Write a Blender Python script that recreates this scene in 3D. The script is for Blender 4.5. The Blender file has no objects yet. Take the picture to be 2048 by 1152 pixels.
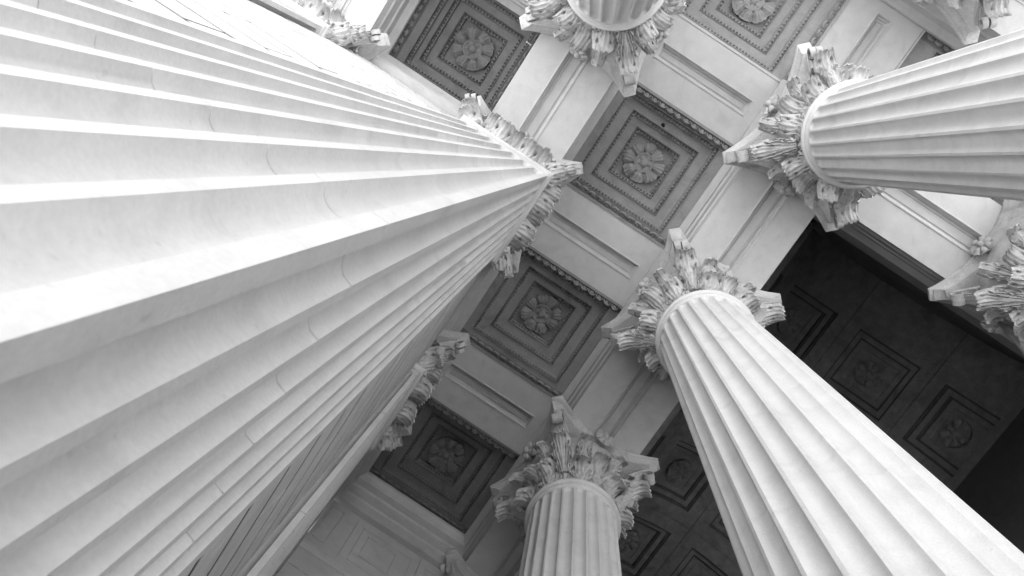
import bpy, bmesh, math, random
from mathutils import Matrix, Vector
random.seed(7)
PI = math.pi
sc = bpy.context.scene
C = sc.collection

# ------------------------------------------------------------------ camera, sky, sun, exposure
# plan units: u runs along x, v runs along -y, z = 0 is the underside of the cross beams; S metres per unit
S = 3.5
HF = 3.64260724 + 1.6 / S            # cross-beam soffit above the floor (units)
ZS = -0.305                          # underside of the main architraves = top of the abacus
def P(x, y, z): return (x * S, y * S, (z + HF) * S)

cam = bpy.data.cameras.new('camera'); co = bpy.data.objects.new('camera', cam); C.objects.link(co)
cam.sensor_width = 36.0; cam.lens = 36.0 * 1564.4688 / 2048.0
cam.clip_start = 0.05; cam.clip_end = 600
R = [(0.83453939, -0.54310248, 0.09264826), (0.5508802, 0.81991009, -0.15581546), (0.00866052, 0.18107223, 0.98343167)]
M = Matrix(((R[0][0], -R[1][0], -R[2][0]), (R[0][1], -R[1][1], -R[2][1]), (R[0][2], -R[1][2], -R[2][2]))).to_4x4()
M.translation = Vector((0.271851106 * S, -0.28926532 * S, 1.6))
co.matrix_world = M
cam.dof.use_dof = True; cam.dof.focus_distance = 11.5; cam.dof.aperture_fstop = 8.0
sc.camera = co

SUN_EL, SUN_AZ = math.radians(65.5), math.radians(208)      # azimuth of the sun measured from +y, clockwise
sdir = Vector((math.sin(SUN_AZ) * math.cos(SUN_EL), math.cos(SUN_AZ) * math.cos(SUN_EL), math.sin(SUN_EL)))
w = bpy.data.worlds.new("World"); sc.world = w; w.use_nodes = True
nt = w.node_tree; bg = nt.nodes['Background']
sky = nt.nodes.new('ShaderNodeTexSky'); sky.sky_type = 'NISHITA'; sky.sun_disc = False
sky.sun_elevation = SUN_EL; sky.sun_rotation = SUN_AZ; sky.dust_density = 2.0
bw = nt.nodes.new('ShaderNodeRGBToBW')                     # the photograph is black and white
nt.links.new(sky.outputs[0], bw.inputs[0]); nt.links.new(bw.outputs[0], bg.inputs[0])
bg.inputs[1].default_value = 0.15
sun = bpy.data.lights.new('sun', 'SUN'); sun.energy = 5.0; sun.angle = math.radians(0.5); sun.color = (1, 1, 1)
so = bpy.data.objects.new('sun', sun); C.objects.link(so)
so.rotation_euler = sdir.to_track_quat('Z', 'Y').to_euler(); so.location = (0, 0, 40)
sc.view_settings.view_transform = 'Standard'; sc.view_settings.look = 'None'
sc.view_settings.gamma = 1.0; sc.view_settings.exposure = 1.66
sc.cycles.max_bounces = 8; sc.cycles.diffuse_bounces = 6

# ------------------------------------------------------------------ materials
def stone(name, val, var=0.10, bump=0.35, grain=60.0, rough=0.75, stain=0.0):
    m = bpy.data.materials.new(name); m.use_nodes = True
    n = m.node_tree.nodes; l = m.node_tree.links; b = n['Principled BSDF']
    b.inputs['Roughness'].default_value = rough
    b.inputs['Specular IOR Level'].default_value = 0.25
    g = n.new('ShaderNodeNewGeometry')
    oi = n.new('ShaderNodeObjectInfo')
    def noise(scale, detail, dist=0.0):
        t = n.new('ShaderNodeTexNoise'); t.inputs['Scale'].default_value = scale
        t.inputs['Detail'].default_value = detail; t.inputs['Distortion'].default_value = dist
        l.new(g.outputs['Position'], t.inputs['Vector']); return t
    big = noise(0.7, 6, 0.6); mid = noise(6.0, 5, 0.3); fine = noise(grain, 3)
    def mr(src, a, bb, lo=0.3, hi=0.7):
        r = n.new('ShaderNodeMapRange'); r.inputs[1].default_value = lo; r.inputs[2].default_value = hi
        r.inputs[3].default_value = a; r.inputs[4].default_value = bb; l.new(src, r.inputs[0]); return r.outputs[0]
    def mul(a, b2):
        x = n.new('ShaderNodeMath'); x.operation = 'MULTIPLY'
        l.new(a, x.inputs[0]); l.new(b2, x.inputs[1]); return x.outputs[0]
    v = mul(mul(mr(big.outputs[0], 1 - var, 1 + var), mr(mid.outputs[0], 1 - var * .7, 1 + var * .7)),
            mr(fine.outputs[0], 1 - var * .8, 1 + var * .8))
    v = mul(v, mr(oi.outputs['Random'], 0.97, 1.03, 0, 1))
    if stain > 0:                                          # darker damp patches and specks with their own shape
        st = noise(2.3, 8, 1.5)
        v = mul(v, mr(st.outputs[0], 1.0, 1 - stain, 0.52, 0.72))
        sp = noise(28.0, 2)
        v = mul(v, mr(sp.outputs[0], 1.0, 1 - stain * 1.3, 0.70, 0.78))
    k = n.new('ShaderNodeMath'); k.operation = 'MULTIPLY'; k.inputs[1].default_value = val; l.new(v, k.inputs[0])
    l.new(k.outputs[0], b.inputs['Base Color'])
    bp = n.new('ShaderNodeBump'); bp.inputs['Strength'].default_value = bump; bp.inputs['Distance'].default_value = 0.006
    ad = n.new('ShaderNodeMath'); ad.operation = 'ADD'; l.new(mid.outputs[0], ad.inputs[0]); l.new(fine.outputs[0], ad.inputs[1])
    l.new(ad.outputs[0], bp.inputs['Height']); l.new(bp.outputs[0], b.inputs['Normal'])
    return m
M_COL = stone('column_limestone', 0.60, 0.05, 0.25, 70, stain=0.10)
M_CARVE = stone('carved_limestone', 0.53, 0.14, 0.9, 45, stain=0.28)
M_BEAM = stone('beam_limestone', 0.56, 0.06, 0.25, 60, stain=0.10)
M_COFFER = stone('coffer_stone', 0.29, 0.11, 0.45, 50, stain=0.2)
M_WALL = stone('ashlar_stone', 0.62, 0.10, 0.7, 90, stain=0.10)
M_COFFER_LIT = stone('lit_coffer_stone', 0.38, 0.09, 0.45, 50, stain=0.15)  # lighter copy of the coffer stone: stronger light near the front put into the colour
M_COFFER_SHADED = stone('shaded_coffer_stone', 0.21, 0.11, 0.45, 50, stain=0.2)  # darker copy of the coffer stone: shade painted into the colour
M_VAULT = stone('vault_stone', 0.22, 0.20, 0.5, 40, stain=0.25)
M_INNER = stone('shaded_inner_stone', 0.07, 0.12, 0.4, 40, stain=0.15)  # near-black tone: shade of the inner bay put into the colour
M_FLOOR = stone('pavement_stone', 0.55, 0.10, 0.3, 25, stain=0.1)
M_DIM = stone('dim_floor_stone', 0.16, 0.10, 0.3, 25, stain=0.1)  # dark tone for the added sheet that keeps bounce light off the vault
M_MORTAR = stone('mortar', 0.07, 0.10, 0.4, 60)
M_VAULT_MOULDING = stone('dark_vault_moulding', 0.09, 0.2, 0.5, 40)  # darker tone for the vault's moulding steps
DARK_MOULDING = {}
for mt_, v_ in ((M_COFFER, 0.18), (M_COFFER_LIT, 0.28), (M_COFFER_SHADED, 0.13)): DARK_MOULDING[mt_] = stone('dark_moulding', v_, 0.2, 0.6, 70, stain=0.2)  # darker tone for each coffer's moulding bands and beading
M_METAL = stone('painted_metal', 0.7, 0.03, 0.1, 80, rough=0.4)

# ------------------------------------------------------------------ helpers
def raw(name, verts, faces, mat, smooth=False):
    me = bpy.data.meshes.new(name)
    me.from_pydata([(x * S, y * S, z * S) for x, y, z in verts], [], faces)
    me.materials.append(mat)
    if smooth:
        me.polygons.foreach_set('use_smooth', [True] * len(me.polygons))
    me.update(); return me
def ob(name, me, parent=None, loc=(0, 0, 0), rot=(0, 0, 0), scale=None):
    o = bpy.data.objects.new(name, me); C.objects.link(o)
    if parent is not None: o.parent = parent
    o.location = (loc[0] * S, loc[1] * S, loc[2] * S); o.rotation_euler = rot
    if scale is not None: o.scale = (scale, scale, scale) if not isinstance(scale, tuple) else scale
    return o
def thing(name, label, cat, loc=(0, 0, 0), group=None, rz=0):
    """an Empty; its children's coordinates are plan units relative to it"""
    o = bpy.data.objects.new(name, None); C.objects.link(o)
    o.location = P(*loc); o.rotation_euler = (0, 0, rz); o.empty_display_size = 0.3
    o['label'] = label; o['category'] = cat
    if group: o['group'] = group
    return o
def tree(o, parent=None):
    c = o.copy(); C.objects.link(c); c.parent = parent
    for ch in list(o.children): tree(ch, c)
    return c

class MB:
    def __init__(s): s.v = []; s.f = []
    def add(s, vs, fs):
        k = len(s.v); s.v += vs; s.f += [tuple(i + k for i in f) for f in fs]
    def box(s, x0, x1, y0, y1, z0, z1, c=0.0):
        if c <= 0:
            s.add([(x0, y0, z0), (x1, y0, z0), (x1, y1, z0), (x0, y1, z0), (x0, y0, z1), (x1, y0, z1), (x1, y1, z1), (x0, y1, z1)],
                  [(0, 3, 2, 1), (4, 5, 6, 7), (0, 1, 5, 4), (1, 2, 6, 5), (2, 3, 7, 6), (3, 0, 4, 7)])
        else:
            bm = bmesh.new(); bmesh.ops.create_cube(bm, size=1)
            for q in bm.verts:
                q.co.x = x0 if q.co.x < 0 else x1; q.co.y = y0 if q.co.y < 0 else y1; q.co.z = z0 if q.co.z < 0 else z1
            bmesh.ops.bevel(bm, geom=bm.edges[:], offset=c, segments=1, affect='EDGES')
            bm.verts.index_update()
            s.add([tuple(q.co) for q in bm.verts], [tuple(q.index for q in f.verts) for f in bm.faces]); bm.free()
    def rings(s, loops, cap0=False, cap1=False):
        n = len(loops[0]); k = len(s.v)
        for lp in loops: s.v += lp
        for a in range(len(loops) - 1):
            for i in range(n):
                j = (i + 1) % n
                s.f.append((k + a * n + i, k + a * n + j, k + (a + 1) * n + j, k + (a + 1) * n + i))
        if cap0: s.f.append(tuple(k + i for i in range(n))[::-1])
        if cap1: s.f.append(tuple(k + (len(loops) - 1) * n + i for i in range(n)))
    def nested(s, rects, mp=None, nx=1):
        """rects (x0,x1,y0,y1,z): stepped frames from the first rectangle to the last, which is closed"""
        mp = mp or (lambda x, y, z: (x, y, z)); loops = []
        for (x0, x1, y0, y1, z) in rects:
            lp = [mp(x0 + (x1 - x0) * i / nx, y0, z) for i in range(nx + 1)] + [mp(x1 - (x1 - x0) * i / nx, y1, z) for i in range(nx + 1)]
            loops.append(lp)
        k0 = len(s.v); s.rings(loops); n = 2 * nx + 2; k = k0 + (len(loops) - 1) * n
        for i in range(nx): s.f.append((k + i, k + i + 1, k + n - 2 - i, k + n - 1 - i))
    def mesh(s, name, mat, smooth=False): return raw(name, s.v, s.f, mat, smooth)

def autosmooth(me, deg=35):
    me.polygons.foreach_set('use_smooth', [True] * len(me.polygons))
    bm = bmesh.new(); bm.from_mesh(me)
    bmesh.ops.remove_doubles(bm, verts=bm.verts, dist=1e-5)
    bmesh.ops.recalc_face_normals(bm, faces=bm.faces)
    for e in bm.edges:
        if len(e.link_faces) == 2 and e.calc_face_angle(0) > math.radians(deg): e.smooth = False
        else: e.smooth = True
    bm.to_mesh(me); bm.free(); me.update(); return me

# ------------------------------------------------------------------ grid of the portico
U = {-1: -0.9685, 0: 0.0, 1: 1.0, 2: 2.0193, 3: 3.03}
V = {-2: -1.7708, -1: -0.8869, 0: 0.0, 1: 0.8844, 2: 1.7623}
HB = 0.178                            # half width of a beam
TOP = 0.34
ZB = ZS - 0.4725                      # middle of the astragal
FL = -HF                              # floor

# ------------------------------------------------------------------ the setting
def struct(name, me, loc=(0, 0, 0)):
    o = ob(name, me); o.location = P(*loc); o['kind'] = 'structure'; return o
g = MB(); g.box(-90, 90, -90, 90, FL - 0.2, FL - 0.15)
struct('ground', raw('ground', g.v, g.f, M_FLOOR))
g = MB(); g.box(-1.6, 4.4, -2.35, 4.2, FL - 0.149, FL - 0.004)
struct('portico_floor', raw('portico_floor', g.v, g.f, M_FLOOR))
g = MB(); g.box(1.5, 3.25, -0.7, 3.2, FL - 0.003, FL); g.box(0.152, 1.499, 1.00, 3.2, FL - 0.003, FL)
struct('dim_floor_sheet', raw('dim_floor_sheet', g.v, g.f, M_DIM))  # unseen dark sheet added to cut bounce light into the vault

# ------------------------------------------------------------------ columns
def flute_depth(x, hw, d):
    q = 1 - (x / hw) ** 2
    return d * math.sqrt(q) if q > 0 else 0.0
def shaft_mesh():
    NF, NS = 24, 14; N = NF * NS
    z0, z1 = FL + 0.17, ZB - 0.022
    zt = z1 - 0.034                                       # where the flutes' round heads begin
    zs = [z0, z0 + 0.01, z0 + 0.02, z0 + 0.03, z0 + 0.045] + [z0 + 0.045 + (zt - z0 - 0.045) * i / 8 for i in range(1, 9)] + \
         [zt + 0.020 * math.sin(PI / 2 * i / 7) for i in range(1, 8)] + [zt + 0.024, zt + 0.028, z1]
    hw = 0.39                                             # half flute as a share of the pitch
    loops = []
    for z in zs:
        h = z + 3.6426
        r = 0.1705 + 0.0085 * max(0, 2.85 - h)
        if z > zt + 0.02: r += 0.007 * ((z - zt - 0.02) / 0.014) ** 2
        if z < z0 + 0.03: r += 0.012 * (1 - (z - z0) / 0.03) ** 2
        lp = []
        pitch = 2 * PI * r / NF
        for i in range(N):
            a = 2 * PI * i / N; x = ((i % NS) / NS - 0.5)
            q = 1 - (x / hw) ** 2
            if z > zt: q -= ((z - zt) / 0.020) ** 2
            if z < z0 + 0.045: q -= ((z0 + 0.045 - z) / 0.020) ** 2
            d = 0.36 * hw * 2 * pitch * math.sqrt(q) if q > 0 else 0
            lp.append(((r - d) * math.cos(a), (r - d) * math.sin(a), z))
        loops.append(lp)
    m = MB(); m.rings(loops, True, True)
    return autosmooth(m.mesh('shaft', M_COL), 38)
def lathe(prof, n=64, square=False):
    m = MB(); loops = []
    for r, z in prof:
        if square: loops.append([(-r, -r, z), (r, -r, z), (r, r, z), (-r, r, z)])
        else: loops.append([(r * math.cos(2 * PI * i / n), r * math.sin(2 * PI * i / n), z) for i in range(n)])
    m.rings(loops, True, True); return m
def torus_prof(r, z0, z1, bulge, n=6):
    return [(r + bulge * math.sin(PI * i / n), z0 + (z1 - z0) * (0.5 - 0.5 * math.cos(PI * i / n))) for i in range(n + 1)]
def abacus_mesh():
    a, tw, sag = 0.269, 0.017, 0.066; NA = 14
    def outline(ins, z):
        lp = []; k = 1 - ins / 0.27
        for s in range(4):
            ang = s * PI / 2
            A = (a - tw, -(a + tw) * 1.0); A = (a + tw * 0.0, -(a)); 
            p0 = (a + tw, -(a - tw)); p1 = (a + tw, a - tw)     # side facing +x, between its two corner cuts
            for i in range(NA + 1):
                t = i / NA; y = p0[1] + (p1[1] - p0[1]) * t
                x = (a + tw) - sag * (1 - (2 * t - 1) ** 2)
                x *= k; y *= k
                lp.append((x * math.cos(ang) - y * math.sin(ang), x * math.sin(ang) + y * math.cos(ang), z))
        return lp
    prof = [(0.0, ZS - 0.0015), (0.0, ZS - 0.017), (0.004, ZS - 0.021), (0.009, ZS - 0.023), (0.009, ZS - 0.029)]
    prof += [(0.009 + 0.021 * math.sin(PI / 2 * i / 5), ZS - 0.029 - 0.028 * i / 5) for i in range(1, 6)] + [(0.031, ZS - 0.066)]
    m = MB(); m.rings([outline(i, z) for i, z in prof], True, True)
    return autosmooth(m.mesh('abacus', M_CARVE), 40)

def leaf_mesh(name, L, W, th0, th1, bend_at, r0, seed, ns=38, ntt=27, thick=0.006, tipw=0.88, rib=0.0030, frills=7, cup=0.14, fingers=1.5):
    """an acanthus leaf: rises along the bell, then curls out and over. local x outward, y across, z up"""
    rnd = random.Random(seed); ph = rnd.random() * 6
    x = z = 0.0; pts = []; NP = 160; ds = L * 1.06 / NP
    for i in range(NP + 1):
        s = i / NP * 1.06
        b = max(0.0, (s - bend_at) / (1 - bend_at))
        th = th0 + (th1 - th0) * (b * b * (3 - 2 * b) * 0.35 + b * 0.65) if b < 1 else th1
        pts.append((x, z, th)); x += math.sin(th) * ds; z += math.cos(th) * ds
    def path(s):
        q = max(0.0, min(1.0599, s)) / 1.06 * NP; i = min(NP - 1, int(q)); f = q - i
        return tuple(pts[i][k] * (1 - f) + pts[i + 1][k] * f for k in range(3))
    front, back = [], []
    for i in range(ns):
        s = i / (ns - 1)
        wd = W * (0.62 + 0.38 * math.sin(PI / 2 * min(1, s / 0.62)))
        if s > 0.70: wd *= (1 - (1 - tipw) * ((s - 0.70) / 0.30))
        lobe = abs(math.sin(PI * (s * 3.4 + 0.15))) ** 0.8
        frill = abs(math.sin(PI * s * frills * 1.7 + ph))
        for j in range(ntt):
            t = -1 + 2 * j / (ntt - 1); at = abs(t); e = at ** 2.5
            # round end with separate fingers
            endc = 1 - 0.30 * at ** 2.4 - 0.075 * (1 - abs(math.cos(PI * t * fingers))) ** 1.3 - 0.050 * (1 - abs(math.cos(PI * t * 5.5)))
            ss = s * (endc if s > 0.5 else 1) if s > 0.6 else s
            if 0.5 < s <= 0.6: ss = s
            ss = s - (s ** 4) * (1 - endc)
            cx, cz, th = path(ss)
            cutd = 0.40 * (1 - lobe) * (1 if s < 0.72 else max(0, (0.84 - s) / 0.12))
            y = t * wd * (1 - e * (cutd + 0.11 * (1 - frill)))
            sh = 0.10 * at * wd * max(0.0, math.cos(th))
            n = -cup * W * at ** 1.6
            n += 0.26 * W * e * lobe * (0.35 + s) * max(0.0, 1 - max(0.0, s - 0.55) * 3)
            vein = math.cos(PI * (at * 7.0 - ss * 3.2)) if s < 0.72 else math.cos(PI * t * 6.5)
            n += rib * vein * min(1, at * 3.2) * (1.6 if s < 0.6 else max(0.75, 1.6 - (s - 0.6) * 6)) + 0.0012 * math.cos(PI * (at * 13 - ss * 6)) * (1 if s < 0.7 else 0.3)
            n += rib * 1.4 * math.exp(-(t / 0.09) ** 2)
            for se, te in ((0.16, 0.50), (0.33, 0.66), (0.50, 0.40), (0.62, 0.68), (0.76, 0.45)):   # drilled eyes between the lobes
                n -= 0.028 * math.exp(-((s - se) / 0.026) ** 2 - ((at - te) / 0.075) ** 2)
            curl = min(1.0, max(0.0, (s - bend_at) / 0.15))
            n -= curl * 0.55 * W * t * t * max(0.0, math.sin(th)) - curl * 0.40 * W * t * t * max(0.0, -math.cos(th))
            n += 0.0014 * math.sin(19 * s + 7 * t + ph)
            px = cx + math.cos(th) * n + math.sin(th) * sh; pz = cz - math.sin(th) * n + math.cos(th) * sh
            bx = px - math.cos(th) * thick; bz = pz + math.sin(th) * thick
            for dst, (qx, qz) in ((front, (px, pz)), (back, (bx, bz))):
                rr = r0 + max(0.0, qx) * 0.75; an = y / rr
                dst.append(((r0 + qx) * math.cos(an) - r0, (r0 + qx) * math.sin(an), qz))
    f = []; nv = ns * ntt
    for i in range(ns - 1):
        for j in range(ntt - 1):
            a = i * ntt + j
            f.append((a, a + 1, a + ntt + 1, a + ntt)); f.append((nv + a, nv + a + ntt, nv + a + ntt + 1, nv + a + 1))
    edge = [i * ntt for i in range(ns)] + [(ns - 1) * ntt + j for j in range(1, ntt)] + [i * ntt + ntt - 1 for i in range(ns - 2, -1, -1)] + list(range(ntt - 2, 0, -1))
    for i in range(len(edge)):
        a, b = edge[i], edge[(i + 1) % len(edge)]; f.append((a, nv + a, nv + b, b))
    me = raw(name, front + back, f, M_CARVE, True)
    return autosmooth(me, 80)

LEAF_LOW = [leaf_mesh('leaf_low', 0.190, 0.052, 0.10, 2.9, 0.45, 0.168, s) for s in (1, 2, 3)]
LEAF_UP = [leaf_mesh('leaf_up', 0.295, 0.049, 0.08, 2.9, 0.60, 0.172, s, frills=9) for s in (4, 5, 6)]
LEAF_COR = [leaf_mesh('leaf_corner', 0.235, 0.048, 0.42, 2.9, 0.55, 0.18, s, tipw=0.95, rib=0.0042, frills=6, fingers=1.5) for s in (7, 8)]
LEAF_SIDE = [leaf_mesh('leaf_side', 0.175, 0.034, 0.25, 2.7, 0.45, 0.18, s, ns=26, ntt=17, frills=5, fingers=1.5) for s in (9, 10)]

def fan_mesh(seed):
    """ribbed shell under the abacus corner: ribs spread from the corner down to a scalloped lip"""
    ns, K = 20, 31; ph = seed * 1.7; fr, bk = [], []
    for i in range(ns):
        s = i / (ns - 1)
        cx = -0.085 * s - 0.014 * math.sin(PI * s) + 0.030 * max(0, s - 0.72) / 0.28; cz = -0.022 - 0.135 * s ** 1.15
        wd = 0.011 + 0.033 * s ** 0.8
        for j in range(K):
            t = -1 + 2 * j / (K - 1); rib_ = math.cos(PI * t * 5 + 0.3 * math.sin(ph))
            n = 0.0036 * rib_ * (0.4 + 0.6 * s) - 0.020 * t * t * s - 0.004 * abs(t)
            dz = -0.010 * s ** 6 * (abs(math.cos(PI * t * 3.5)) - 0.4) + 0.020 * t * t * s ** 3
            fr.append((cx + n, t * wd, cz + dz)); bk.append((cx + n - 0.006, t * wd * 0.94, cz + dz + 0.003))
    f = []; nv = ns * K
    for i in range(ns - 1):
        for j in range(K - 1):
            a = i * K + j; f.append((a, a + 1, a + K + 1, a + K)); f.append((nv + a, nv + a + K, nv + a + K + 1, nv + a + 1))
        a = i * K; f.append((a, a + K, nv + a + K, nv + a)); a += K - 1; f.append((a, nv + a, nv + a + K, a + K))
    for j in range(K - 1):
        a = (ns - 1) * K + j; f.append((a, a + 1, nv + a + 1, nv + a))
    return autosmooth(raw('leaf_fan', fr + bk, f, M_CARVE, True), 70)
FAN = [fan_mesh(1), fan_mesh(2)]
def volute_mesh():
    """the corner scroll: a ribbed band that runs up the diagonal and rolls in under the abacus corner"""
    pts = []; x, z, th = 0.0, 0.0, 0.35
    n1, n2 = 12, 34; step = 0.0125
    for i in range(n1): pts.append((x, z, th)); th += 0.055; x += math.sin(th) * step; z += math.cos(th) * step
    for i in range(n2):
        pts.append((x, z, th)); rr = 0.019 * (1 - 0.62 * i / n2); st = 0.0056 * (1 - 0.5 * i / n2)
        th += st / rr; x += math.sin(th) * st; z += math.cos(th) * st
    N = len(pts); K = 15; fr, bk = [], []
    for i, (x, z, th) in enumerate(pts):
        wd = 0.021 - 0.009 * min(1, i / n1) - 0.003 * max(0, (i - n1) / n2)
        for j in range(K):
            t = -1 + 2 * j / (K - 1); n = 0.0040 * math.cos(PI * t * 4)
            fr.append((x + math.cos(th) * n, t * wd, z - math.sin(th) * n)); bk.append((x - math.cos(th) * 0.006, t * wd * 0.9, z + math.sin(th) * 0.006))
    f = []; nv = N * K
    for i in range(N - 1):
        for j in range(K - 1):
            a = i * K + j; f.append((a, a + 1, a + K + 1, a + K)); f.append((nv + a, nv + a + K, nv + a + K + 1, nv + a + 1))
        a = i * K; f.append((a, a + K, nv + a + K, nv + a)); a += K - 1; f.append((a, nv + a, nv + a + K, a + K))
    return raw('volute', fr + bk, f, M_CARVE, True)
VOLUTE = volute_mesh()

def petal_mesh(name, r0, r1, half, ridges, lift, drop, seed, mat, nr=9, na=17, curl=0.5, thick=0.1):
    """one petal of a rosette, in the x-y plane along +x, proud towards -z"""
    rnd = random.Random(seed); ph = rnd.random() * 3; top, bot = [], []
    for i in range(nr):
        s = i / (nr - 1)
        for j in range(na):
            t = -1 + 2 * j / (na - 1)
            wav = 1 - 0.05 * (1 - abs(math.cos(PI * t * ridges / 2))) - 0.13 * abs(t) ** 4
            r = r0 + (r1 - r0) * s * (wav if s > 0.4 else 1)
            an = half * t * (0.80 + 0.20 * math.sin(PI / 2 * min(1, s * 1.8)))
            z = -lift * (0.35 + 0.65 * math.sin(PI * min(1, 0.12 + s * 0.75))) - drop * s
            z -= lift * 0.10 * math.cos(PI * t * ridges * 1.3) * (0.3 + 0.7 * s)
            z += lift * 0.62 * abs(t) ** 3 + lift * 0.08 * math.sin(9 * s + ph)
            top.append((r * math.cos(an), r * math.sin(an), z)); bot.append((r * math.cos(an) * 0.985, r * math.sin(an) * 0.97, max(z + lift * 0.45, z * 0.2) if s > 0.1 else 0.0))
    nv = nr * na; f = []
    for i in range(nr - 1):
        for j in range(na - 1):
            a = i * na + j; f.append((a, a + na, a + na + 1, a + 1)); f.append((nv + a, nv + a + 1, nv + a + na + 1, nv + a + na))
    edge = [i * na for i in range(nr)] + [(nr - 1) * na + j for j in range(1, na)] + [i * na + na - 1 for i in range(nr - 2, -1, -1)] + list(range(na - 2, 0, -1))
    for i in range(len(edge)):
        a, b = edge[i], edge[(i + 1) % len(edge)]; f.append((a, b, nv + b, nv + a))
    return raw(name, top + bot, f, mat, True)

def fleuron_mesh():
    m = MB()
    prof = [(0.0001, -0.020), (0.006, -0.019), (0.010, -0.014), (0.011, -0.008), (0.009, 0.0), (0.020, 0.0)]
    m.rings([[(r * math.cos(2 * PI * i / 14), r * math.sin(2 * PI * i / 14), z) for i in range(14)] for r, z in prof])
    me = m.mesh('f', M_CARVE, True)
    vs = [tuple(v.co / S) for v in me.vertices]; fs = [tuple(p.vertices) for p in me.polygons]
    for k in range(7):
        pm = petal_mesh('p', 0.010, 0.041, 0.40, 2.5, 0.010, -0.004, k, M_CARVE, nr=6, na=9)
        c, s_ = math.cos(2 * PI * k / 7), math.sin(2 * PI * k / 7); o = len(vs)
        vs += [((v.co.x * c - v.co.y * s_) / S, (v.co.x * s_ + v.co.y * c) / S, v.co.z / S) for v in pm.vertices]
        fs += [tuple(i + o for i in p.vertices) for p in pm.polygons]
    m2 = MB(); m2.v, m2.f = vs, fs; m2.box(-0.012, 0.012, -0.012, 0.012, 0.0, 0.045)
    return m2.mesh('fleuron', M_CARVE, True)
FLEURON = fleuron_mesh(); ABACUS = abacus_mesh()

ZL = ZB + 0.012                        # foot of the leaves
def dress_capital(cap, square):
    """leaves, scrolls and abacus flowers round a bell"""
    rnd = random.Random(5 if square else 11)
    def put(name, me, ang, r, z, sc_=1.0, off=0.0, tilt=0.0):
        x = r * math.cos(ang) - off * math.sin(ang); y = r * math.sin(ang) + off * math.cos(ang)
        k = sc_ * rnd.uniform(0.96, 1.04)
        return ob(name, me, cap, (x, y, z), (0, tilt + rnd.uniform(-.03, .03), ang + rnd.uniform(-.03, .03)), k)
    if not square:
        for k in range(8): put('leaf', LEAF_LOW[k % 3], PI / 8 + k * PI / 4, 0.168, ZL)
        for k in range(8): put('leaf', LEAF_UP[k % 3], k * PI / 4, 0.163, ZL, 1.04 if k % 2 else 0.98)
        for k in range(4):
            a = PI / 4 + k * PI / 2
            ob('leaf', FAN[k % 2], cap, (0.340 * math.cos(a), 0.340 * math.sin(a), ZS - 0.054), (rnd.uniform(-.03, .03), 0, a + rnd.uniform(-.04, .04)), rnd.uniform(.96, 1.05))
            put('leaf', LEAF_COR[k % 2], a, 0.180, ZL + 0.085, 0.92, tilt=0.26)
            put('volute', VOLUTE, a, 0.200, ZS - 0.235, 1.05, 0.012, tilt=0.18); put('volute', VOLUTE, a, 0.200, ZS - 0.235, 1.05, -0.012, tilt=0.18)
            for s in (-1, 1):
                put('leaf', LEAF_SIDE[(k + s) % 2], a + s * 0.42, 0.178, ZL + 0.185, 1.0, tilt=0.12)
    else:
        q = 0.176
        for k in range(4):
            f = k * PI / 2; d = f + PI / 4
            for o_ in (-0.062, 0.062): put('leaf', LEAF_LOW[(k + (o_ > 0)) % 3], f, q, ZL, 1.08, o_)
            put('leaf', LEAF_LOW[k % 3], d, q * 1.38, ZL, 1.0)
            for o_ in (-0.118, 0.0, 0.118): put('leaf', LEAF_UP[(k + (o_ > 0)) % 3], f, q - 0.006, ZL, 0.98, o_)
            put('leaf', LEAF_UP[(k + 1) % 3], d, q * 1.34, ZL, 1.0)
            ob('leaf', FAN[k % 2], cap, (0.348 * math.cos(d), 0.348 * math.sin(d), ZS - 0.052), (0, 0, d + rnd.uniform(-.04, .04)), rnd.uniform(.96, 1.05))
            put('leaf', LEAF_COR[k % 2], d, 0.250, ZL + 0.10, 0.75, tilt=0.10)
            put('volute', VOLUTE, d, 0.262, ZS - 0.235, 0.9, 0.012, tilt=0.05); put('volute', VOLUTE, d, 0.262, ZS - 0.235, 0.9, -0.012, tilt=0.05)
            for s in (-1, 1): put('leaf', LEAF_SIDE[(k + 1) % 2], f + s * 0.3, 0.182, ZL + 0.185, 1.0, s * 0.085)
    ob('abacus', ABACUS, cap)
    for k in range(4):
        f = k * PI / 2
        ob('abacus_flower', FLEURON, cap, (0.243 * math.cos(f), 0.243 * math.sin(f), ZS - 0.050), (0, -PI / 2 + 0.30, f), 1.15)

SHAFT = shaft_mesh()
BELL = autosmooth(lathe([(0.166, ZB - 0.02), (0.166, ZB + 0.05), (0.162, ZB + 0.15), (0.165, ZB + 0.24), (0.178, ZB + 0.32), (0.200, ZB + 0.375), (0.206, ZB + 0.395), (0.206, ZS - 0.064)], 48).mesh('bell', M_CARVE))
ASTR = autosmooth(lathe([(0.170, ZB - 0.022), (0.1795, ZB - 0.0225), (0.1795, ZB - 0.011)] + torus_prof(0.1795, ZB - 0.011, ZB + 0.013, 0.0085) + [(0.170, ZB + 0.0135)], 96).mesh('astragal', M_COL), 40)
BASE = autosmooth(lathe([(0.20, FL + 0.17), (0.214, FL + 0.169), (0.214, FL + 0.160)] + torus_prof(0.216, FL + 0.130, FL + 0.160, 0.014) + [(0.214, FL + 0.124), (0.212, FL + 0.105), (0.222, FL + 0.092)] + torus_prof(0.232, FL + 0.055, FL + 0.090, 0.022) + [(0.232, FL + 0.055)], 64).mesh('base', M_COL), 40)
pm = MB(); pm.box(-0.262, 0.262, -0.262, 0.262, FL, FL + 0.0545, 0.004); PLINTH = pm.mesh('plinth', M_COL)

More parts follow.
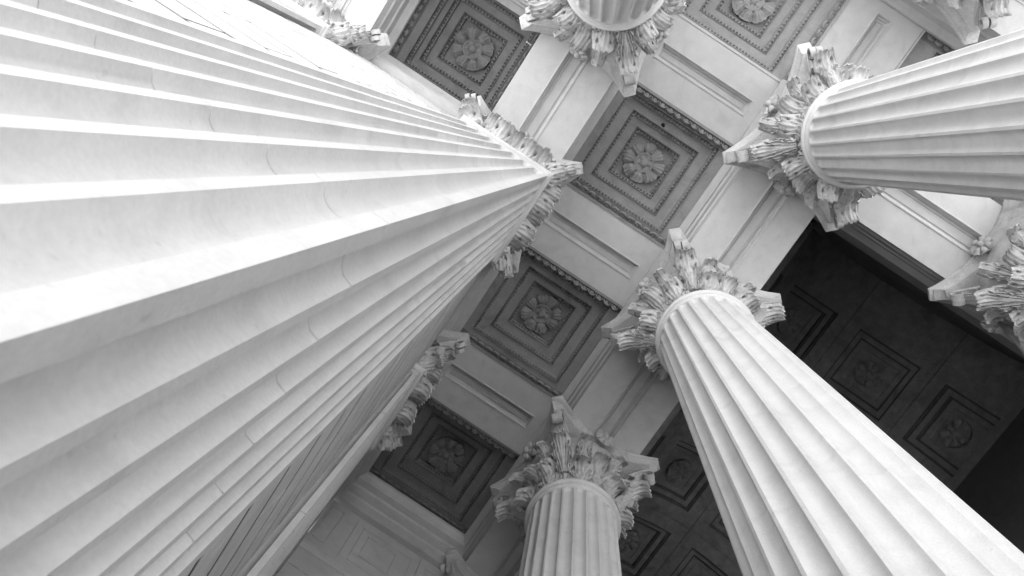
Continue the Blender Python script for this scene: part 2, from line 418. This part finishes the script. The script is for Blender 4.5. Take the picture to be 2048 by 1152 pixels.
def make_column():
    t = thing('column', '', 'column')
    t.location = (0, 0, HF * S)
    ob('shaft', SHAFT, t); ob('astragal', ASTR, t)
    b = ob('base', BASE, t); ob('plinth', PLINTH, b)
    cap = ob('capital', BELL, t); dress_capital(cap, False)
    return t
COLS = [
 (1, 0, 'brightest fluted round column, running to the lower right corner beside the dark vault'),
 (1, 1, 'fluted round column crossing the upper right edge of the frame, its lower side in grey shade'),
 (1, -1, 'grey fluted round column standing upright at the bottom centre, below the brighter one'),
 (0, 1, 'round column at the top centre, cut off just below its carved capital'),
 (2, 1, 'column whose carved capital pokes in at the right edge, against the dark vaulted bay'),
 (1, 2, 'column in the top right corner showing only the tip of its leafy capital'),
]
first = make_column()
for n, (i, j, lab) in enumerate(COLS):
    c = first if n == 0 else tree(first)
    c.location = (U[i] * S, -V[j] * S, HF * S); c['label'] = lab; c['group'] = 'free-standing Corinthian columns of the portico'
    c.rotation_euler = (0, 0, (0, PI / 2, PI, -PI / 2, PI / 2, PI)[n])

# ------------------------------------------------------------------ fluted square piers
SP = 0.1796
def pier_outline(z, fade=1.0, top=None):
    """square with seven flutes a side; fade 0..1 scales flute width for the round heads"""
    NS = 12; lp = []; edge = 0.0155; fw = 0.0382; fil = (2 * SP - 2 * edge - 7 * fw) / 6
    for s in range(4):
        ang = s * PI / 2; pts = [(-SP, 0.0)]
        y = -SP + edge
        for k in range(7):
            for i in range(NS + 1):
                t = -1 + 2 * i / NS
                q = 1 - t * t - (1 - fade)
                pts.append((y + fw * (t + 1) / 2, 0.0160 * math.sqrt(q) if q > 0 else 0.0))
            y += fw + fil
        for (yy, d) in pts:
            x = SP - d
            lp.append((x * math.cos(ang) - yy * math.sin(ang), x * math.sin(ang) + yy * math.cos(ang), z))
    return lp
def drum_mesh(z0, z1, head=False, foot=False):
    gp = 0.0006; m = MB(); loops = []
    def shrink(lp, k): return [(x * k, y * k, z) for x, y, z in lp]
    if foot: loops += [pier_outline(z0, 0.0), pier_outline(z0 + 0.02, 0.0)] + [pier_outline(z0 + 0.02 + 0.019 * (1 - math.cos(PI / 2 * i / 6)), 1 - (1 - i / 6) ** 2) for i in range(1, 7)]
    else: loops += [shrink(pier_outline(z0 + gp), 0.988), pier_outline(z0 + gp + 0.0008)]
    if head: loops += [pier_outline(z1 - 0.045)] + [pier_outline(z1 - 0.045 + 0.019 * math.sin(PI / 2 * i / 6), 1 - math.sin(PI / 2 * i / 6) ** 2) for i in range(1, 7)] + [pier_outline(z1, 0.0)]
    else: loops += [pier_outline(z1 - gp - 0.0008), shrink(pier_outline(z1 - gp), 0.988)]
    m.rings(loops, True, True)
    return autosmooth(m.mesh('drum', M_COL), 38)
zj = [FL + 0.15, -3.10, -2.02, -1.30, ZB - 0.022]
DRUMS = [drum_mesh(zj[i], zj[i + 1], i == 3, i == 0) for i in range(4)]
PBELL = autosmooth(lathe([(0.168, ZB - 0.02), (0.168, ZB + 0.2), (0.178, ZB + 0.32), (0.190, ZB + 0.375), (0.195, ZS - 0.064)], square=True).mesh('bell', M_CARVE))
PASTR = autosmooth(lathe([(0.17, ZB - 0.022), (0.1885, ZB - 0.0225), (0.1885, ZB - 0.011)] + torus_prof(0.1885, ZB - 0.011, ZB + 0.013, 0.0085) + [(0.17, ZB + 0.0135)], square=True).mesh('neck_moulding', M_COL), 40)
PBASE = lathe([(0.23, FL), (0.23, FL + 0.055), (0.222, FL + 0.06), (0.226, FL + 0.08), (0.214, FL + 0.10), (0.205, FL + 0.11), (0.210, FL + 0.13), (0.20, FL + 0.1495)], square=True).mesh('base', M_COL)
def make_pier():
    t = thing('pier', '', 'pier'); t.location = (0, 0, HF * S)
    for d in DRUMS: ob('drum', d, t)
    ob('neck_moulding', PASTR, t); ob('base', PBASE, t)
    cap = ob('capital', PBELL, t); dress_capital(cap, True)
    return t
p0 = make_pier()
for n, (i, j, lab) in enumerate([
 (0, 0, 'huge white fluted square pier filling the left of the frame'),
 (0, -1, 'fluted pilaster pier at the lower left with two leafy capital corners showing'),
 (-1, 0, 'fluted pilaster pier at the top left, beyond the upper block wall, under the bright soffit'),
 (1, -2, 'pier at the bottom edge left of the upright column, only its capital tip showing')]):
    c = p0 if n == 0 else tree(p0)
    c.location = (U[i] * S, -V[j] * S, HF * S); c['label'] = lab; c['group'] = 'fluted piers along the wall'

# ------------------------------------------------------------------ beams
def fascia(z_off=0.0):
    """half profile of an architrave, from the soffit edge up: (offset from the beam's axis, z)"""
    a = HB
    return [(a, ZS), (a, ZS + 0.074), (a + 0.004, ZS + 0.078), (a + 0.006, ZS + 0.084), (a + 0.004, ZS + 0.090), (a + 0.004, ZS + 0.166), (a + 0.009, ZS + 0.171),
            (a + 0.011, ZS + 0.178), (a + 0.008, ZS + 0.184), (a + 0.008, ZS + 0.246), (a + 0.012, ZS + 0.250), (a + 0.018, ZS + 0.262), (a + 0.028, ZS + 0.272), (a + 0.034, ZS + 0.278),
            (a + 0.034, ZS + 0.300), (a + 0.028, ZS + 0.306), (a + 0.028, TOP)]
def beam(label, axis, c, a0, a1, main=True, panel=None, sides=(1, 1)):
    """axis 'x' or 'y'; c = position across; a0..a1 = extent along; panel = (p0,p1) extent of the sunk soffit panel"""
    t = thing('ceiling_beam', label, 'beam', (0, 0, 0), 'stone beams between the coffers')
    mid = ((a0 + a1) / 2, c) if axis == 'x' else (c, (a0 + a1) / 2)
    t.location = P(mid[0], mid[1], 0); am = (a0 + a1) / 2; L0, L1 = a0 - am, a1 - am
    mp = (lambda al, ac, z: (al, ac, z)) if axis == 'x' else (lambda al, ac, z: (-ac, al, z))
    zs = ZS if main else 0.0
    prof = fascia() if main else [(HB - 0.002, 0.0), (HB - 0.002, TOP)]
    left = [(-o, z) for o, z in prof]
    poly = prof[:] + left[::-1]                            # from right soffit edge up, over, down the left side
    m = MB(); n = len(poly)
    m.v = [mp(L0, o, z) for o, z in poly] + [mp(L1, o, z) for o, z in poly]
    m.f = [(i, i + 1, n + i + 1, n + i) for i in range(n - 1)]
    me = autosmooth(m.mesh('moulded_sides', M_BEAM), 30)
    ob('moulded_sides', me, t)
    hb = prof[0][0]
    r = [(L0, L1, -hb, hb, zs)]
    if panel:
        p0_, p1_ = panel[0] - am, panel[1] - am; pw = panel[2]
        def rr(i, z): return (p0_ + i, p1_ - i, -pw + i, pw - i, z)
        r += [rr(0, zs), rr(0.001, zs - 0.004), rr(0.006, zs - 0.005), rr(0.010, zs + 0.002), rr(0.011, zs + 0.014), rr(0.017, zs + 0.020), rr(0.0175, zs + 0.030), rr(0.026, zs + 0.030), rr(0.0265, zs + 0.024), rr(0.0285, zs + 0.024), rr(0.029, zs + 0.030)]
    m = MB(); m.nested(r, mp)
    ob('soffit', m.mesh('soffit', M_BEAM), t)
    return t
def vb(label, i, j0, j1, main=True, ext=(0, 0)):
    a0, a1 = -V[j1], -V[j0]; s = 1 if True else 1
    pw = 0.047 if main else 0.041
    return beam(label, 'y', U[i], a0 - ext[0], a1 + ext[1], main, (a0 + (0.205 if main else 0.25), a1 - (0.205 if main else 0.25), pw))
def hbm(label, j, i0, i1, main=True, ends=(0, 0), pan=0.257):
    a0, a1 = U[i0], U[i1]; pw = 0.047 if main else 0.041
    return beam(label, 'x', -V[j], a0 + ends[0], a1 - ends[1], main, (a0 + (0.205 if main else pan), a1 - (0.205 if main else pan), pw))
q = HB + 0.006
vb('bright beam running up from the tip of the huge pier to the capital at the top centre', 0, 0, 1)
vb('beam over the block wall behind the huge pier, nearly hidden', 0, -1, 0)
vb('dark beam at the left of the lowest large coffer', 0, -2, -1)
vb('beam beyond the top centre capital, out towards the front', 0, 1, 2)
vb('bright beam between the right column and the brightest round column', 1, 0, 1, ext=(HB, 0))
vb('grey beam between the brightest round column and the upright bottom column', 1, -1, 0)
vb('dark beam below the upright column towards the bottom edge', 1, -2, -1)
vb('pale beam with a closed sunk panel at the upper right, left of the dark corner coffer', 1, 1, 2, main=False, ext=(-HB - 0.0, -HB))
vb('white beam at the top left corner beside the pilaster capital', -1, 0, 1, ext=(0, HB))
hbm('beam over the upper block wall, under the top left coffer', 0, -1, 0, True, (HB, q - 0.006))
hbm('mid grey cross beam with a long sunk panel between the huge pier and the brightest round column', 0, 0, 1, False, (HB, HB))
hbm('dark grey cross beam with a long sunk panel above the lowest large coffer', -1, 0, 1, False, (HB, HB))
hbm('pale cross beam with a long sunk panel between the top centre capital and the right column', 1, 0, 1, False, (HB, HB))
hbm('moulded beam at the top edge beyond the top left coffer', 1, -1, 0, True, (-HB, HB))
hbm('broad white beam right of the right column, above the dark vaulted bay', 1, 1, 2, True, (HB, 0), 0.25)
hbm('white beam past the capital at the right edge', 1, 2, 3, True, (0, 0), 0.25)
hbm('outer beam at the top edge beyond the cross beam of the pale coffer', 2, 0, 1, True)
hbm('outer beam above the capital tip in the top right corner', 2, 1, 2, True)
hbm('moulded architrave across the top of the panelled wall at the bottom left', -2, 0, 1, True, (HB, HB))

# ------------------------------------------------------------------ coffers
def egg_mesh(mat):
    m = MB(); n = 10
    loops = []
    for i in range(6):
        ph = PI / 2 * i / 5; r = math.cos(ph) if i < 5 else 0.02
        loops.append([(0.0115 * r * math.cos(2 * PI * k / n), 0.0150 * r * math.sin(2 * PI * k / n), -0.009 * math.sin(ph)) for k in range(n)])
    m.rings(loops)
    loops = []                                             # raised husk round the egg, open at its foot
    for i in range(13):
        a = -PI * 0.22 + PI * 1.44 * i / 12; c, s = math.cos(a), math.sin(a)
        loops.append([((0.0165 + dx) * c, (0.0190 + dx) * s, dz) for dx, dz in ((-.003, 0.0), (-.002, -.009), (.002, -.009), (.003, 0.0))])
    m.rings(loops)
    m.add([(-0.0235, -0.016, 0), (-0.0185, -0.016, 0), (-0.021, 0.018, 0), (-0.021, -0.010, -0.011)], [(0, 1, 3), (1, 2, 3), (2, 0, 3)])
    return m.mesh('egg', mat, True)
PETAL_V = [petal_mesh('petal', 0.028, 0.099, 0.415, 3.5, 0.044, 0.016, s, M_VAULT, nr=7, na=13) for s in (1, 2)]
PETAL_INV = petal_mesh('petal_inner', 0.006, 0.040, 0.42, 2.5, 0.014, 0.006, 5, M_VAULT, nr=6, na=9)
def rosette_core(mat):
    m = MB(); prof = [(0.050, 0.0), (0.049, -0.034), (0.046, -0.040), (0.041, -0.041), (0.037, -0.034), (0.022, -0.034), (0.0195, -0.044), (0.014, -0.052), (0.006, -0.055), (0.0002, -0.0555)]
    m.rings([[(r * (1 + 0.03 * math.cos(8 * a) * (r > .03)) * math.cos(a), r * (1 + 0.03 * math.cos(8 * a) * (r > .03)) * math.sin(a), z) for a in [2 * PI * k / 32 for k in range(32)]] for r, z in prof])
    return m.mesh('rosette', mat, True)
ROSV = rosette_core(M_VAULT)
ROS_SETS = {mt: (rosette_core(mt), [petal_mesh('petal', 0.028, 0.099, 0.415, 3.5, 0.042, 0.014, s, mt) for s in (1, 2, 3)], petal_mesh('petal_inner', 0.006, 0.040, 0.42, 2.5, 0.014, 0.006, 5, mt, nr=7, na=11)) for mt in (M_COFFER, M_COFFER_LIT, M_COFFER_SHADED)}
def rosette(parent, x, y, z, rot=(0, 0, 0), k=1.0, vault=False, seed=0, mat=None):
    rnd = random.Random(seed); ROS, PETAL, PETAL_IN = ROS_SETS.get(mat or M_COFFER)
    o = ob('rosette', ROSV if vault else ROS, parent, (x, y, z), rot, k)
    for i in range(8):
        a = i * PI / 4 + 0.2 + rnd.uniform(-.04, .04)
        ob('petal', (PETAL_V[i % 2] if vault else PETAL[(i + seed) % 3]), o, (0, 0, 0), (rnd.uniform(-.06, .06), rnd.uniform(-.05, .05), a), (rnd.uniform(.95, 1.05), rnd.uniform(.96, 1.06), rnd.uniform(.85, 1.15)))
    for i in range(6):
        ob('petal', PETAL_INV if vault else PETAL_IN, o, (0, 0, -0.026), (0, 0, i * PI / 3 + 0.3))
    return o
def frame_rects(f, z0, z1, lip=0.006):
    """moulding that starts at rectangle f (z0) and climbs to z1"""
    x0, x1, y0, y1 = f
    def rr(i, z): return (x0 + i, x1 - i, y0 + i, y1 - i, z)
    return [rr(0, z0), rr(0.0005, z0 - lip), rr(0.004, z0 - lip - 0.001), rr(0.0065, z0 + 0.006), rr(0.008, z0 + 0.012), rr(0.0165, z0 + 0.016), rr(0.019, z0 + 0.016), rr(0.0195, z1)]
def beads(m, f, z, pitch=0.0165, size=0.0062, inset=0.0115):
    x0, x1, y0, y1 = f; x0 += inset; x1 -= inset; y0 += inset; y1 -= inset
    def bead(x, y, lx, ly):
        k = len(m.v); m.v += [(x - lx, y, z), (x, y - ly, z), (x + lx, y, z), (x, y + ly, z), (x, y, z - size * 1.3), (x, y, z + size)]
        m.f += [(k, k + 1, k + 4), (k + 1, k + 2, k + 4), (k + 2, k + 3, k + 4), (k + 3, k, k + 4)]
    for a, b, hx in ((x0, x1, True), (y0, y1, False)):
        n = max(2, int((b - a) / pitch))
        for i in range(n + 1):
            t = a + (b - a) * i / n
            if hx: bead(t, y0, size, size * 1.2); bead(t, y1, size, size * 1.2)
            else: bead(x0, t, size * 1.2, size); bead(x1, t, size * 1.2, size)
def coffer(label, x0, x1, v0, v1, cen, egg, f1, seed, mat=None):
    """opening x0..x1, v0..v1; cen = centre; egg = 'v' or 'u' sides carrying egg and dart; f1 = half sizes of the outer frame"""
    mat = mat or M_COFFER; EGG = egg_mesh(mat)
    cx, cv = cen; t = thing('coffer', label, 'coffer', (cx, -cv, 0), 'large coffers of the portico ceiling')
    X0, X1, Y0, Y1 = x0 - cx, x1 - cx, -(v1 - cv), -(v0 - cv)
    e = 0.03; B = 0.012
    r = []
    if egg == 'v':
        r = [(X0 - B, X1 + B, Y0 - B, Y1 + B, -0.004), (X0 - B, X1 + B, Y0, Y1, -0.004), (X0 - B, X1 + B, Y0 + 0.004, Y1 - 0.004, 0.006), (X0 - B, X1 + B, Y0 + 0.016, Y1 - 0.016, 0.018), (X0 - B, X1 + B, Y0 + e, Y1 - e, 0.024), (X0 - B, X1 + B, Y0 + e, Y1 - e, 0.03)]
    else:
        r = [(X0 - B, X1 + B, Y0 - B, Y1 + B, -0.004), (X0, X1, Y0 - B, Y1 + B, -0.004), (X0 + 0.004, X1 - 0.004, Y0 - B, Y1 + B, 0.006), (X0 + 0.016, X1 - 0.016, Y0 - B, Y1 + B, 0.018), (X0 + e, X1 - e, Y0 - B, Y1 + B, 0.024), (X0 + e, X1 - e, Y0 - B, Y1 + B, 0.03)]
    F1 = (-f1[0], f1[0], -f1[1], f1[1])
    F2 = (-0.181, 0.181, -0.175, 0.175); F3 = (-0.1225, 0.1225, -0.1225, 0.1225)
    r += frame_rects(F1, 0.03, 0.075) + frame_rects(F2, 0.075, 0.115) + frame_rects(F3, 0.115, 0.155)
    m = MB(); m.nested(r); me = m.mesh('stepped_frame', mat); me.materials.append(DARK_MOULDING[mat])
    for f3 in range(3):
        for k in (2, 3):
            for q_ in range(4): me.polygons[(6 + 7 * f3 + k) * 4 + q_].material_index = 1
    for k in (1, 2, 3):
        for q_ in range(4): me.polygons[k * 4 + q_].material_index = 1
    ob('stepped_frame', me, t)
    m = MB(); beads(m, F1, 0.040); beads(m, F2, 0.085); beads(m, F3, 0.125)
    b = ob('beading', m.mesh('beading', DARK_MOULDING[mat]), t); b['kind'] = 'stuff'
    rosette(t, 0, 0, 0.156, (0, 0, 0.4 * seed), 1.0, seed=seed, mat=mat)
    pitch = 0.0425
    if egg == 'v':
        n = int((X1 - X0 - 0.02) / pitch)
        for i in range(n):
            x = (i - (n - 1) / 2) * pitch + (X0 + X1) / 2
            ob('egg', EGG, t, (x, Y0 + 0.013, 0.010), (-0.75, 0, 0)); ob('egg', EGG, t, (x, Y1 - 0.013, 0.010), (0.75, 0, PI) if False else (-0.75, 0, PI))
    else:
        n = int((Y1 - Y0 - 0.02) / pitch)
        for i in range(n):
            y = (i - (n - 1) / 2) * pitch + (Y0 + Y1) / 2
            ob('egg', EGG, t, (X0 + 0.013, y, 0.010), (-0.75, 0, -PI / 2)); ob('egg', EGG, t, (X1 - 0.013, y, 0.010), (-0.75, 0, PI / 2))
    return t
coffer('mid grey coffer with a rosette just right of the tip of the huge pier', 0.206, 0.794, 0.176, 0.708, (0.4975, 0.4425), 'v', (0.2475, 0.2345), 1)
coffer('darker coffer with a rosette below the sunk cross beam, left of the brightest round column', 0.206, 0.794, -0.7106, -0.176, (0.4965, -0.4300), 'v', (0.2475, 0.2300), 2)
coffer('very dark coffer with a rosette at the lower left, above the panelled wall', 0.206, 0.794, -1.565, -1.063, (0.4965, -1.3150), 'v', (0.2475, 0.2300), 3, M_COFFER_SHADED)
coffer('dark coffer with a rosette at the top left, beside the pilaster capital', -0.7595, -0.206, 0.206, 0.678, (-0.4675, 0.4425), 'u', (0.2240, 0.2280), 4, M_COFFER_SHADED)
coffer('pale coffer cut by the top edge, right of the top centre capital', 0.206, 0.822, 1.060, 1.560, (0.4975, 1.3050), 'u', (0.2450, 0.2370), 5, M_COFFER_LIT)
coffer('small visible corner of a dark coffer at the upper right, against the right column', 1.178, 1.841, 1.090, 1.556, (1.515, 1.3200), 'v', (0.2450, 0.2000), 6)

hole = [o for o in C.objects if o.get('label', '').startswith('mid grey coffer')][0]
m = MB(); rg = random.Random(3)
m.rings([[(r * (1 + .18 * math.sin(3 * a_ + 1)) * math.cos(a_), r * math.sin(a_) * 0.8, z_) for a_ in [2 * PI * k / 14 for k in range(14)]] for r, z_ in ((0.0105, 0.0), (0.0100, -0.004), (0.006, -0.006))], False, True)
M_BLACK = stone('hole_black', 0.02, 0.1, 0.2, 40)
ob('hole_cap', m.mesh('hole_cap', M_BLACK), hole, (0.470 - 0.4975, -(0.630 - 0.4425), 0.0745), (0, 0, 0.5))  # flat black cap standing in for a dark hole in the coffer

# ------------------------------------------------------------------ barrel vault over the inner bay
VC, VZ, VR = 2.30, 0.84, 0.78
def on_vault(s, y, d):                # s = arc length from the crown, d = depth up into the vault
    a = s / VR; r = VR + d
    return (VC + r * math.sin(a), y, VZ + r * math.cos(a))
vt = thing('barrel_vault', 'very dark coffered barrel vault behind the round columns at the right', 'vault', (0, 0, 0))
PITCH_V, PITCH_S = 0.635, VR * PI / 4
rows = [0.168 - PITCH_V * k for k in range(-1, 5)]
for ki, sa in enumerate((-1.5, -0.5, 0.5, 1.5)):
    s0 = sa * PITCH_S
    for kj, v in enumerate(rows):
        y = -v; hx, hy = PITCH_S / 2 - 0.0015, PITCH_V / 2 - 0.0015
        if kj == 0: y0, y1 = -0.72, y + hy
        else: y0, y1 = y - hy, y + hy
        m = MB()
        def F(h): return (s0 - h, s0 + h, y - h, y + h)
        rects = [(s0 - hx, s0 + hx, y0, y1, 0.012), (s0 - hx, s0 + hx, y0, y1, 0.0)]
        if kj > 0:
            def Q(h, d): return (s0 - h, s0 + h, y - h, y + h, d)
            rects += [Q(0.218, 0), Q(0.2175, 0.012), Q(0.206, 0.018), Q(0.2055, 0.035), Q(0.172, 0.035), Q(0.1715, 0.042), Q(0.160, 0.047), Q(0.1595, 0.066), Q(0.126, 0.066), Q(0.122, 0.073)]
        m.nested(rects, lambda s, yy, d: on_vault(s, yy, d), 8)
        me = m.mesh('vault_panel', M_VAULT); me.materials.append(M_VAULT_MOULDING)
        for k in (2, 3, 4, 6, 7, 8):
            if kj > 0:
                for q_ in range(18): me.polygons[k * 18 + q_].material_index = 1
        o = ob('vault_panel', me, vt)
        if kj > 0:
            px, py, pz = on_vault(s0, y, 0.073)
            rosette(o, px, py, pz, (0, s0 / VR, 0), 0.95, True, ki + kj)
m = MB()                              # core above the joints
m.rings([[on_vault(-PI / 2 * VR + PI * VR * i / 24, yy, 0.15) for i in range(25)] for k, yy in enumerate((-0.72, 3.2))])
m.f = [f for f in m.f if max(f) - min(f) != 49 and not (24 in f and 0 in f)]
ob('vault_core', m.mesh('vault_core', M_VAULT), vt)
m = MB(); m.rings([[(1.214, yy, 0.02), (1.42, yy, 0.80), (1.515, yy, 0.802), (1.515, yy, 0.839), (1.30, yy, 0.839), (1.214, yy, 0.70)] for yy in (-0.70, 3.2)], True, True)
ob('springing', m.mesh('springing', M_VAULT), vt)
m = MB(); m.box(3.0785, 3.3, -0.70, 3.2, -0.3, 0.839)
ob('springing', m.mesh('springing', M_INNER), vt)  # darker than the opposite springing: shade put into its colour
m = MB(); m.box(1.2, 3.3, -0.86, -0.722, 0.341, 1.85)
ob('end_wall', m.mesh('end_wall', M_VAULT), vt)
# ------------------------------------------------------------------ walls
def block_wall(label, along, lo, hi, face, thick, jA, jB, z0, z1, phase):
    """ashlar; along 'x' (face looks to -y) or 'y' (face looks to +x)"""
    t = thing('block_wall', label, 'wall', (0, 0, 0), 'block walls beside the huge pier')
    PR = 0.0012; g_ = 0.0026; gz = 0.0095; H = 0.1415
    m = MB()
    if along == 'y': m.box(face - thick, face - PR, lo, hi, z0, z1)
    else: m.box(lo, hi, -face + PR, -face + thick, z0, z1)
    ob('core', m.mesh('core', M_MORTAR), t)
    k = math.floor((z0 + 2.12) / H); cache = {}
    while True:
        a = -2.12 + H * k; b = a + H
        if a > z1 - 0.02: break
        aa, bb = max(a, z0), min(b, z1)
        js = [lo] + sorted(jA if (k + phase) % 2 == 0 else jB) + [hi]
        for i in range(len(js) - 1):
            l = js[i + 1] - js[i]; h = bb - aa; key = (round(l, 4), round(h, 4))
            if key not in cache:
                m = MB(); d = 0.002
                if along == 'y': m.box(-PR - 0.004, 0, -l / 2 + g_, l / 2 - g_, -h / 2 + gz, h / 2 - gz)
                else: m.box(-l / 2 + g_, l / 2 - g_, 0, PR + 0.004, -h / 2 + gz, h / 2 - gz)
                cache[key] = m.mesh('stone_block', M_WALL)
            c = (js[i] + js[i + 1]) / 2; jit = random.uniform(-0.0004, 0.0006)
            ob('stone_block', cache[key], t, (face + jit, c, (aa + bb) / 2) if along == 'y' else (c, -face + jit, (aa + bb) / 2))
        k += 1
    return t
# along y: positions given as y = -v
block_wall('grey block wall at the lower left between the huge pier and the pilaster', 'y', 0.1797, 0.7072, 0.15, 0.3, [0.445], [0.305, 0.585], FL, ZS - 0.001, 1)
block_wall('white block wall at the top left between the huge pier and the pilaster', 'x', -0.7888, -0.1797, 0.15, 0.3, [-0.48], [-0.315, -0.63], FL, ZS - 0.001, 0)
block_wall('hidden return of block wall past the lower left pilaster, ending at the panelled wall', 'y', 1.0667, 1.612, 0.15, 0.3, [1.34], [1.2, 1.48], FL, ZS - 0.001, 1)

pw = thing('panelled_wall', 'grey stone wall with incised rectangular panels at the bottom left, under the dark coffer', 'wall', (0, 0, 0))
YW = 1.610
m = MB(); m.box(0.151, 0.82, YW + 0.012, YW + 0.2, FL, ZS - 0.001); ob('core', m.mesh('core', M_BEAM), pw)
mw = lambda x, z, d: (x, YW + d, z)
def wpanel(x0, x1, z0, z1, frames):
    m = MB(); gpx = 0.0022
    r = [(x0 + gpx, x1 - gpx, z0 + gpx, z1 - gpx, 0.014), (x0 + gpx, x1 - gpx, z0 + gpx, z1 - gpx, 0.001), (x0 + gpx + 0.0015, x1 - gpx - 0.0015, z0 + gpx + 0.0015, z1 - gpx - 0.0015, 0.0)]
    for (a, b, c, d_) in frames:
        r += [(a, b, c, d_, 0.0), (a + 0.0006, b - 0.0006, c + 0.0006, d_ - 0.0006, 0.0065), (a + 0.0040, b - 0.0040, c + 0.0040, d_ - 0.0040, 0.0065), (a + 0.0048, b - 0.0048, c + 0.0048, d_ - 0.0048, 0.0)]
    m.nested(r, mw); return ob('stone_panel', m.mesh('stone_panel', M_BEAM), pw)
wpanel(0.152, 0.305, -0.715, -0.327, [(0.166, 0.232, -0.66, -0.372)])
wpanel(0.305, 0.640, -0.715, -0.327, [(0.342, 0.602, -0.665, -0.388), (0.378, 0.527, -0.60, -0.428)])
wpanel(0.640, 0.820, -0.715, -0.327, [(0.676, 0.80, -0.665, -0.388)])
z = -0.765; kk = 0
while z > FL + 0.2:
    js = ([0.152, 0.48, 0.82], [0.152, 0.26, 0.64, 0.82])[kk % 2]
    for i in range(len(js) - 1): wpanel(js[i], js[i + 1], z - 0.13, z, [])
    z -= 0.13; kk += 1
m = MB()
prof = [(0.014, -0.716), (-0.006, -0.717), (-0.010, -0.724), (-0.010, -0.731), (-0.016, -0.733), (-0.016, -0.749), (-0.006, -0.755), (0.0, -0.763), (0.014, -0.764)]
m.v = [(0.152, YW + d, z) for d, z in prof] + [(0.82, YW + d, z) for d, z in prof]; n = len(prof)
m.f = [(i, i + 1, n + i + 1, n + i) for i in range(n - 1)]
ob('string_course', m.mesh('string_course', M_BEAM), pw)
# unseen dark walls added round the vaulted bay; side wall lengthened to block outside light
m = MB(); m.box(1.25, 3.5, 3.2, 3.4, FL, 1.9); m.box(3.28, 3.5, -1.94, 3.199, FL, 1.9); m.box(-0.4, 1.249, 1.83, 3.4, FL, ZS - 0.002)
iw = struct('light_block_wall', raw('light_block_wall', m.v, m.f, M_INNER))
m = MB(); m.box(-1.35, 3.6, -2.1, 3.5, 1.92, 2.1); m.box(-1.35, 3.6, -2.1, -1.94, TOP + 0.002, 1.919); m.box(-1.35, -1.15, -1.939, 3.5, TOP + 0.002, 1.919)
struct('sky_block_roof', raw('sky_block_roof', m.v, m.f, M_BEAM))  # unseen slab and upstands added overhead to keep sky light out
# ------------------------------------------------------------------ little things
def pin(label, x, y, z, rz, L=0.022):
    m = MB(); n = 8
    m.rings([[(s * L, 0.0022 * math.cos(2 * PI * k / n), 0.0022 * math.sin(2 * PI * k / n)) for k in range(n)] for s in (0, 1)], True, True)
    m.rings([[(L + s * 0.003, 0.004 * math.cos(2 * PI * k / n), 0.004 * math.sin(2 * PI * k / n)) for k in range(n)] for s in (0, 1)], True, True)
    o = ob('metal_pin', m.mesh('metal_pin', M_METAL)); o.location = P(x, y, z); o.rotation_euler = (0, 0.5, rz)
    o['label'] = label; o['category'] = 'pin'; o['group'] = 'small metal pins fixed to the beams'; return o
pin('small white metal pin on the left edge of the bright top beam', -0.188, -0.57, ZS + 0.01, PI)
pin('small white metal pin under the capital of the right column, by the dark vaulted bay', 1.208, -0.66, ZS + 0.01, 0.6)
